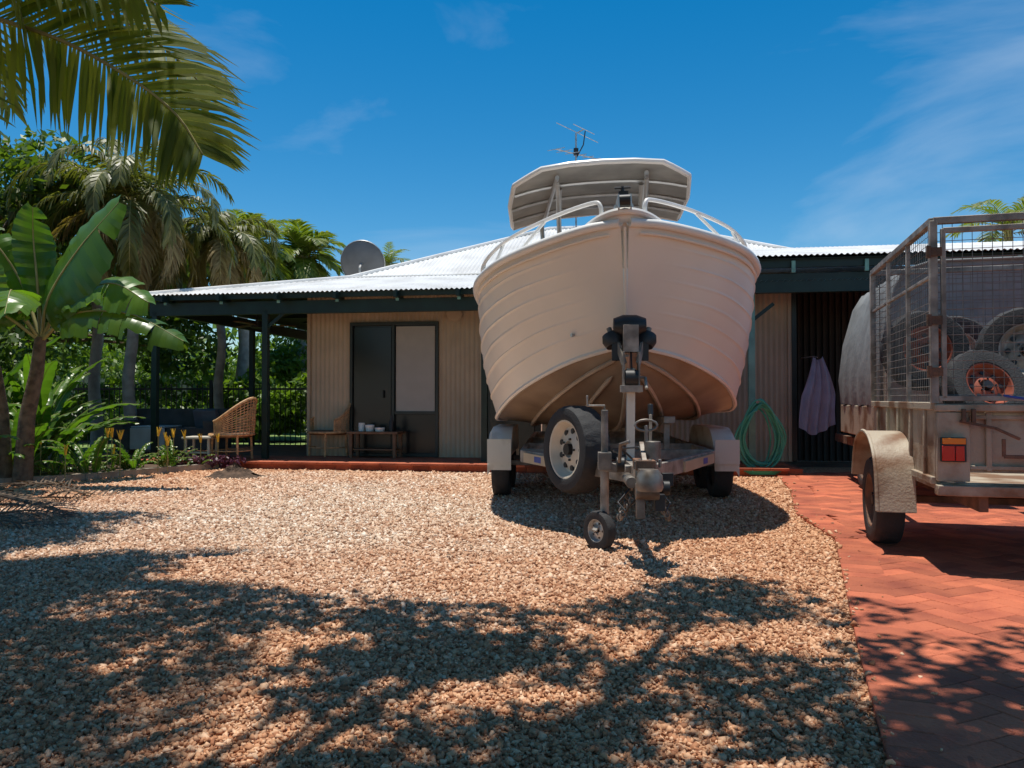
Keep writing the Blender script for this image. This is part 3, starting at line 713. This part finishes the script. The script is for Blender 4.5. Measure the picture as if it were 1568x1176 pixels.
for s_ in(-1,1):
    b.lathe([(0,-.05),(.07,-.05),(.085,0),(.07,.05),(0,.05)],(s_*.12,.02,1.47),(.35*s_,.3,1),2,20); b.cyl((s_*.12,.02,1.47),(.35*s_,.3,1),.02,.2,1,10)
    b.box((s_*.1,-.03,1.38),(.07,.05,.14),2)
b.lathe([(0,-.12),(.06,-.12),(.085,-.05),(.085,.05),(.06,.12),(0,.12)],(0,-.0,1.57),(1,0,0),2,20)
b.tube([(0,-.16,1.2),(0,-.08,1.45),(0,.15,1.6)],.008,3,6)
b.obj('winch_post',['dirtywhite','galvd','black','black'],tr,bevel=.004)
b=B()
b.bar((0,-1.0,.55),(0,-1.22,.56),.10,.10,0); b.lathe([(0,.06),(.05,.055),(.075,.02),(.08,-.05),(.07,-.07)],(0,-1.25,.56),(0,0,1),0,20)
b.bar((0,-1.05,.6),(0,-.8,.74),.03,.03,0); b.box((0,-.95,.62),(.12,.22,.06),1)
b.bar((.05,-.85,.6),(.07,-.72,.92),.02,.035,0); b.tube([(.07,-.72,.92),(.07,-.7,.99)],.018,2)
ring=[(.02+.07*math.cos(i*.5236),-.9,.86+.035*math.sin(i*.5236)) for i in range(12)]; b.tube(ring,.009,0,6,closed=True)
b.tube([(.02,-.9,.66),(.02,-.9,.86)],.012,0); b.cyl((.06,-.9,.7),(0,0,1),.05,.12,0)
b.cyl((-.09,-.95,.52),(0,1,0),.035,.3,0); b.cyl((.11,-1.0,.48),(1,0,0),.045,.08,2)
b.cyl((.0,-1.12,.47),(1,0,0),.05,.14,0); b.box((-.04,-1.1,.38),(.05,.08,.14),0); b.box((.08,-1.05,.40),(.06,.1,.1),2)
b.tube([(-.14,-.8,.62),(-.14,-.9,.74),(-.09,-.95,.76)],.012,0); b.cyl((-.13,-.75,.60),(1,0,0),.05,.05,2)
for k in range(6): b.cyl((-.06+.03*k,-1.02,.62+.012*(k%2)),(0,0,1),.012,.05,0,6)
for sg in(-1,1):
    for i in range(11):
        t=i/10; p=Vector((sg*(.06+.09*math.sin(t*3.14)),-1.1+.3*t,.46-.17*math.sin(t*3.14)))
        rr=Vector((1,0,0)) if i%2 else Vector((0,1,0)); b.tube([p+rr*.016*math.cos(a*.785)+Vector((0,0,.022*math.sin(a*.785))) for a in range(8)],.006,0,5,closed=True)
    b.tube([(sg*.05,-.9,.5),(sg*.16,-.95,.38),(sg*.12,-1.05,.34),(sg*.05,-1.1,.45)],.008,2,6)
b.tube([(.03,-.6,.56),(-.12,-.7,.7),(-.02,-.85,.72),(.1,-.95,.5)],.008,2,6); b.box((.14,-.98,.53),(.07,.05,.08),2)
b.obj('coupling',['steel','rust','black'],tr,bevel=.003)
b=B()
jx,jy=-.235,-.47
b.tube([(jx+.02,jy+.02,.26),(jx+.02,jy,.95)],.024,0,12); b.tube([(jx+.02,jy+.01,.20),(jx+.02,jy+.01,.62)],.03,0,12)
b.bar((jx+.02,jy,.56),(0,-.5,.54),.05,.06,0); b.tube([(jx+.02,jy,.95),(jx+.02,jy,.98),(jx-.1,jy-.02,.98),(jx-.1,jy-.02,1.05)],.009,0,6)
b.box((jx+.02,jy,.6),(.09,.09,.12),0)
ax=Vector((-.75,-.62,0)).normalized()
wc=Vector((jx-.02,jy-.03,.13))
for s_ in(-1,1): b.bar(Vector((jx+.02,jy+.01,.24)),wc+ax*s_*.045,.045,.012,0)
b.obj('jockey_stand',['galvd'],tr,bevel=.003)
b=B(); b.wheel(wc,ax,.135,.075,.075,0,1,2,36,5); b.obj('jockey_wheel',['tyre','galv','black'],tr,ang=30)
b=B(); b.wheel((-.40,.12,.64),(-.86,-.50,.03),.335,.235,.215,0,1,2,72,9); b.bar((-.30,.2,.64),(0,.3,.55),.05,.05,2)
b.obj('spare_wheel',['tyre','rim','black'],tr,ang=30)
# ------------------------------------------------------------------ cage trailer
ct=empty('cage_box_trailer',(2.47,4.5,0),(0,0,R(-15.7))); W_=1.55; Ln=1.95
b=B()
b.box((W_/2,Ln/2,.52),(W_,Ln,.04),0)
b.box((.012,Ln/2,.75),(.024,Ln,.44),0); b.box((W_-.012,Ln/2,.75),(.024,Ln,.44),0); b.box((W_/2,Ln,.75),(W_,.024,.44),0)
b.box((W_/2,.03,.78),(W_-.24,.02,.36),0)
for z in(.985,.55): b.bar((0,0,z),(0,Ln,z),.045,.045,0)
b.bar((-.002,-.012,.975),(W_,-.012,.975),.05,.04,0)
b.box((.09,-.01,.75),(.17,.04,.40),0); b.box((W_-.09,-.01,.75),(.17,.04,.40),0)
b.bar((0,-.025,.50),(W_,-.025,.50),.09,.06,0)
for x in(.28,.66,1.04,1.32): b.box((x,.012,.78),(.03,.03,.34),0)
for z in(.63,.92): b.box((W_/2,.008,z),(W_-.36,.02,.025),0)
for i in range(5): b.box((-.008,.2+i*.38,.77),(.02,.04,.40),0)
b.obj('tray',['rusty'],ct,bevel=.005)
b=B()
b.bar((.12,-.045,.90),(.30,-.05,.86),.016,.016,0); b.bar((.30,-.05,.86),(.42,-.05,.80),.02,.016,0); b.bar((.34,-.05,.80),(.34,-.05,.70),.012,.02,0); b.bar((.34,-.05,.70),(.6,-.05,.70),.012,.02,0)
for x in(.14,.19): b.box((x,-.045,.93),(.02,.03,.08),0)
b.bar((.25,0,.42),(.25,Ln+.9,.42),.05,.09,0); b.bar((W_-.25,0,.42),(W_-.25,Ln+.9,.42),.05,.09,0); b.bar((.0,.95,.33),(W_,.95,.33),.045,.045,0)
for i in range(4): b.bar((0.05,.2+i*.5,.47),(W_-.05,.2+i*.5,.47),.04,.05,0)
b.bar((.0,.5,.40),(.0,1.4,.40),.01,.06,0)
b.obj('chassis',['rust'],ct,bevel=.003)
b=B()
b.box((.085,-.045,.735),(.13,.03,.14),0); b.box((.055,-.063,.715),(.065,.012,.085),1); b.box((.115,-.063,.715),(.045,.012,.085),1); b.box((.085,-.063,.785),(.12,.012,.035),2)
b.obj('tail_light',['black','red','amber'],ct,bevel=.003)
b=B()
for sg,x in((-1,-.11),(1,W_+.11)): b.wheel((x,.97,.31),(sg,0,0),.31,.19,.18,0,1,2,48)
b.wheel((.30,1.60,1.40),(.1,-1,.12),.31,.2,.17,0,3,2,48); b.wheel((.98,1.55,1.38),(-.1,-1,.12),.33,.2,.19,0,4,2,48); b.wheel((.62,1.3,1.10),(.3,-1,.5),.29,.2,.16,0,3,2,48)
b.obj('wheels',['tyre','rust','black','redrim','galvd'],ct,ang=30)
b=B()
for x0_,x1_ in((-.235,-.002),(W_+.002,W_+.235)):
    pr=[(.45,.30),(.50,.55),(.60,.69),(.78,.78),(1.0,.80),(1.2,.76),(1.36,.66),(1.46,.45)]
    P=[[(x0_+(x1_-x0_)*q/4,l,z) for q in range(5)] for l,z in [tuple(v_) for v_ in cr(pr,30)]]; b.grid(P,0)
    P2=[[(x0_+(x1_-x0_)*q/4,l+.006*(1 if l<.95 else -1),z-.006) for q in range(5)] for l,z in [tuple(v_) for v_ in cr(pr,30)]]; b.grid(P2,0)
    b.tube([(x0_,l,z) for l,z in [tuple(v_) for v_ in cr(pr,20)]],.012,0,6)
b.obj('mudguards',['rusty'],ct,ang=60)
b=B(); Z0,Z1=1.0,2.07
for x in(.0,W_):
    for y in(0,Ln): b.box((x,y,(Z0+Z1)/2),(.042,.042,Z1-Z0),0)
for z in(Z1,):
    b.bar((0,0,z),(W_,0,z),.04,.04,0); b.bar((0,Ln,z),(W_,Ln,z),.04,.04,0); b.bar((0,0,z),(0,Ln,z),.04,.04,0); b.bar((W_,0,z),(W_,Ln,z),.04,.04,0)
b.bar((.02,-.01,Z0+.03),(W_,-.01,Z0+.03),.03,.03,0)
b.bar((0.05,-.012,Z1-.06),(W_-.05,-.012,Z1-.06),.03,.03,0)
for x in(.05,W_/2-.02,W_/2+.02,W_-.05): b.bar((x,-.012,Z0+.03),(x,-.012,Z1-.05),.026,.026,0)
for y in(.65,1.3): b.bar((0,y,Z0),(0,y,Z1),.028,.028,0); b.bar((W_,y,Z0),(W_,y,Z1),.028,.028,0)
for z in(1.75,): b.bar((0,0,z),(0,Ln,z),.02,.02,0)
b.obj('cage_frame',['galvd'],ct,bevel=.003)
b=B(); r_=.002
for i in range(31): b.tube([(.0+i*W_/30,.002,Z0),(i*W_/30,.002,Z1)],r_,0,4); b.tube([(i*W_/30,Ln,Z0),(i*W_/30,Ln,Z1)],r_,0,4)
for i in range(22):
    z=Z0+i*.05
    b.tube([(0,-.002,z),(W_,-.002,z)],r_,0,4); b.tube([(0,Ln,z),(W_,Ln,z)],r_,0,4); b.tube([(0.0,0,z),(0.0,Ln,z)],r_,0,4); b.tube([(W_,0,z),(W_,Ln,z)],r_,0,4)
for i in range(39): b.tube([(0.004,i*.05,Z0),(.004,i*.05,Z1)],r_,0,4); b.tube([(W_,i*.05,Z0),(W_,i*.05,Z1)],r_,0,4)
b.obj('mesh_panels',['wire'],ct,smooth=False)
b=B()
for z in(1.15,1.45,1.85): b.tube([(-.03,-.03,z),(-.03,-.03,z+.07)],.014,0,8); b.box((.01,-.03,z+.035),(.06,.012,.05),0)
b.tube([(.35,-.02,1.045),(.5,-.03,1.02),(.62,-.02,1.04)],.008,1,6); b.obj('hinges',['rust','blue'],ct)
# ------------------------------------------------------------------ camper trailer behind
cp=empty('camper_trailer',(3.62,7.55,0),(0,0,R(-14)))
b=B()
sec=[(0,.95),(-.02,1.25),(.04,1.7),(.14,2.12),(.24,2.30),(.5,2.38),(1.3,2.38),(1.56,2.30),(1.66,2.12),(1.76,1.7),(1.82,1.25),(1.8,.95)]
P=[]
for i in range(24):
    y=2.3*i/23; P.append([(x+.012*math.sin(i*1.3+z*4),y+.10*max(0,z-1.2)*(1 if i==0 else 0),z-.014*math.sin(i*1.9)) for x,z in sec])
b.grid(P,0); b.add([(x,.10*max(0,z-1.2),z) for x,z in sec],[tuple(range(12))],0); b.add([(x,2.3,z) for x,z in sec],[tuple(range(12))],0)
b.tube([(x,-.01+.10*max(0,z-1.2),z) for x,z in sec],.015,0,6)
b.obj('canvas_cover',['canvas'],cp,ang=50)
b=B(); b.box((.9,1.15,.78),(1.8,2.3,.34),0); b.box((.9,-.03,.62),(1.8,.05,.1),0); b.box((.05,-.04,.9),(.06,.06,.9),0)
b.obj('body',['rusty'],cp,bevel=.01)
b=B(); b.box((.13,-.06,.83),(.12,.03,.12),2); b.box((.09,-.08,.83),(.05,.015,.09),1); b.box((.155,-.08,.83),(.05,.015,.09),0); b.obj('tail_light',['amber','red','white'],cp,bevel=.003)
b=B(); b.wheel((.12,1.1,.34),(-1,0,0),.34,.22,.2,0,1,2,48); b.wheel((1.68,1.1,.34),(1,0,0),.34,.22,.2,0,1,2,48)
b.wheel((.60,-.12,1.45),(0,-1,0),.36,.22,.2,0,3,2,48)
b.bar((.1,0,.5),(.1,3.2,.5),.06,.1,1); b.bar((1.7,0,.5),(1.7,3.2,.5),.06,.1,1)
b.obj('wheels',['tyre','rust','black','galv'],cp,ang=30)
# ------------------------------------------------------------------ vegetation placement
near=[dict(path=[(-4.4,4.4,3.75),(-3.6,4.45,3.45),(-3.0,4.5,3.26),(-2.61,4.5,3.12),(-2.2,4.45,2.88),(-1.93,4.4,2.66),(-1.76,4.35,2.42)],up=(.1,-1,.35),n=72,leaf=.68,w=.036,hang=.35,rr=.022,fwd=.42,lift=.08,jit=.09,start=.25),
 dict(path=[(-4.4,4.5,3.9),(-3.6,4.9,3.95),(-2.9,5.2,3.75),(-2.4,5.3,3.45),(-2.1,5.3,3.15)],up=(.1,-.8,.6),n=50,leaf=.62,w=.036,hang=.5,rr=.02,fwd=.45,lift=.08,jit=.10,start=.2),
 dict(path=[(-4.4,4.4,3.9),(-3.6,4.2,3.85),(-2.9,4.2,3.62),(-2.4,4.2,3.42),(-1.95,4.2,3.2)],up=(.1,-1,.3),n=50,leaf=.58,w=.034,hang=.35,rr=.02,fwd=.6,lift=.08,jit=.10,start=.2),
 dict(path=[(-4.4,4.3,3.7),(-3.8,4.1,3.3),(-3.1,4.0,2.75),(-2.85,4.0,2.3)],up=(.1,-1,.35),n=40,leaf=.5,w=.034,hang=.35,rr=.02,fwd=.35,jit=.08)]
palm('palm_tree',-4.55,4.4,3.4,.12,11,2.3,.55,'palm',1.9,46,.045,.5,(.3,1.3),extra=near)
palm('foxtail_palm',-6.6,13.3,4.0,.085,30,2.2,.46,'fox',3.0,64,.045,1.2,(-.7,1.3),dry=11,jit=.3)
palm('foxtail_palm',-7.9,14.6,4.3,.09,26,2.2,.46,'fox',2.8,60,.045,1.2,(-.5,1.3),dry=6,jit=.3)
palm('foxtail_palm',-5.85,15.4,3.8,.08,28,1.7,.42,'fox',3.0,56,.045,1.2,(-.8,1.2),dry=12,jit=.3)
palm('fan_palm',-7.0,20,4.4,.14,38,1.5,.62,'palm',1.6,24,.08,.5,(-1.0,1.4))
palm('fan_palm',-6.3,23,4.9,.14,34,1.5,.62,'palm',1.6,24,.08,.5,(-1.0,1.4))
palm('coconut_palm',-4.7,29,5.7,.14,12,1.2,.3,'palm',1.9,22,.04,.5,(.2,1.3))
palm('coconut_palm',13.6,21,5.2,.14,14,2.0,.5,'palm',1.9,30,.05,.5,(0,1.3))
palm('palm_tree',1.0,-.8,5.3,.14,16,3.8,.6,'palm',1.3,70,.04,.5,(.0,.9))
palm('palm_tree',-2.0,.4,5.4,.14,16,3.9,.6,'palm',1.3,70,.04,.5,(.0,.9))
cl=[]
tries=0
while len(cl)<330 and tries<12000:
    tries+=1; x=U(-6.8,3.6); y=U(.6,4.85)
    if y>4.40+.20*math.sin(x*2.1+.6)+.12*math.sin(x*5): continue
    if x>1.6 and y>3.5: continue
    if math.sin(x*3.7+1+y)*math.sin(y*4.3+.5-x*.7)>.7: continue
    r=U(.16,.36)
    cl.append((x,y,U(4.7,5.9),r*1.4,r,r*.7,int(r*U(300,520))))
k0=0
while k0<170:
    x=U(-7.4,-2.9); y=U(4.2,7.2)
    if x>-3.9+.0 and y>5.4: continue
    if math.sin(x*3.1)*math.sin(y*3.7+x)>.7: continue
    r=U(.2,.42); cl.append((x,y,U(5.5,6.5),r*1.4,r,r*.7,int(r*U(260,480)))); k0+=1
tree('shade_tree',-2.6,-2.6,3.4,.2,cl,.13,'leaf',asp=.45,every=5)
def mass(x0,x1,y0,y1,z0,z1,n,r,dn): return [(U(x0,x1),U(y0,y1),U(z0,z1),r*U(.7,1.3),r*U(.7,1.3),r*U(.5,1.0),int(dn*U(.7,1.3))) for _ in range(n)]
tree('mango_tree',-11.0,14.5,2.4,.22,mass(-13,-8.2,13,16.5,2.6,5.6,30,.8,420),.2)
tree('mango_tree',-9.2,11.6,1.8,.14,mass(-10.5,-7.6,10.8,12.6,1.6,4.4,18,.6,380),.17)
tree('mango_tree',-13,19,2.4,.2,mass(-16,-8.0,18,22,2,5.4,28,1.0,380),.25)
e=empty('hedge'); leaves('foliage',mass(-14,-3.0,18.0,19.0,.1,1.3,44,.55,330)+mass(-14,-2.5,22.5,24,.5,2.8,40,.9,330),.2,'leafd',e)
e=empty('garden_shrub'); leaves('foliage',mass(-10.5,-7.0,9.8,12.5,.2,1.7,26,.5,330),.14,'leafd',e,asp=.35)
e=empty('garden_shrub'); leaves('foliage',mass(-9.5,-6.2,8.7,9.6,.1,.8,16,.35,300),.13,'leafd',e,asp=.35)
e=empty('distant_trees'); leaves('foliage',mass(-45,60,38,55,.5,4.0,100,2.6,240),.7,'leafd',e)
e=empty('banana_plant'); b=B(); bx,by=-5.72,9.0
b.tube([(bx,by,0),(bx+.05,by,.8),(bx+.16,by,1.35),(bx+.2,by,1.75)],[.11,.085,.075,.06],0,12)
b.tube([(bx-.25,by+.1,0),(bx-.3,by+.1,.9),(bx-.32,by,1.4)],[.08,.06,.05],0,12)
b.obj('pseudostem',['bark'],e); b=B(); top=(bx+.2,by,1.7)
def bl(pts,w,up=(0,0,1),tear=.5): bleaf(b,[top]+pts,w,up,tear)
bl([(bx+.35,by-.1,2.2),(bx+.75,by-.2,2.75),(bx+1.2,by-.2,3.28)],.78,(-.5,-1,.3),.35)
bl([(bx+.5,by-.1,2.1),(bx+1.1,by-.2,2.35),(bx+1.6,by-.3,2.12)],.60,(-.1,-.7,1),1)
bl([(bx+.7,by-.2,2.0),(bx+1.4,by-.3,1.98),(bx+2.0,by-.3,1.68)],.55,(0,-.7,1),1.2)
bl([(bx+.15,by,2.4),(bx+.1,by,2.9),(bx+.15,by-.1,3.25)],.50,(.5,-.9,.1),.3)
bl([(bx-.1,by-.2,2.2),(bx-.5,by-.3,2.45),(bx-1.0,by-.4,2.3)],.62,(0,-.8,1),.8)
bl([(bx-.1,by-.3,2.0),(bx-.3,by-.6,1.9),(bx-.5,by-.9,1.4)],.6,(-.2,-1,.6),.9)
bl([(bx+.1,by-.3,2.1),(bx+.3,by-.7,2.2),(bx+.5,by-1.1,1.9)],.6,(0,-.6,1),.8)
bl([(bx+.3,by+.3,2.2),(bx+.6,by+.7,2.5),(bx+.9,by+1.1,2.4)],.6,(0,-.7,1),.8)
bl([(bx-.1,by+.1,2.4),(bx-.4,by,2.9),(bx-.8,by,3.1)],.6,(.4,-1,.3),.6)
top=(bx-.32,by,1.35)
bl([(bx-.3,by-.2,1.8),(bx-.2,by-.3,2.2),(bx-.1,by-.35,2.5)],.5,(-.3,-1,.2),.3)
bl([(bx-.5,by-.3,1.6),(bx-.75,by-.5,1.75),(bx-1.1,by-.6,1.5)],.5,(0,-.8,1),.7)
bl([(bx-.2,by-.4,1.4),(bx-.1,by-.7,1.35),(bx+.05,by-.9,1.0)],.5,(0,-1,.6),.7)
b.obj('leaves',['ban','rach'],e,ang=75)
for (x,y,n_,L_,w_) in((-5.1,10.3,16,.62,.10),(-5.4,9.8,16,.8,.12),(-6.1,9.5,18,1.35,.17),(-6.6,9.0,14,1.3,.18),(-4.8,10.9,12,.5,.08),(-7.2,8.7,12,1.3,.2),(-6.9,11.2,18,1.6,.17),(-6.6,10.6,18,2.1,.24),(-7.4,10.2,14,2.3,.3),(-6.2,10.2,18,1.7,.20)):
    strapplant('ginger_plant',x,y,n_,L_,w_,'ban',0,elr=(.8,1.5))
for (x,y) in((-5.15,9.95),(-4.75,10.6),(-4.5,11.0),(-5.6,9.5)): strapplant('bromeliad_plant',x,y,12,.38,.06,'ban',0,z=.05,flower=True)
e=empty('purple_groundcover')
leaves('foliage',[(-4.6+.25*i-.0,11.0+.08*i,.12,.25,.15,.10,220) for i in range(3)],.07,'purp',e)
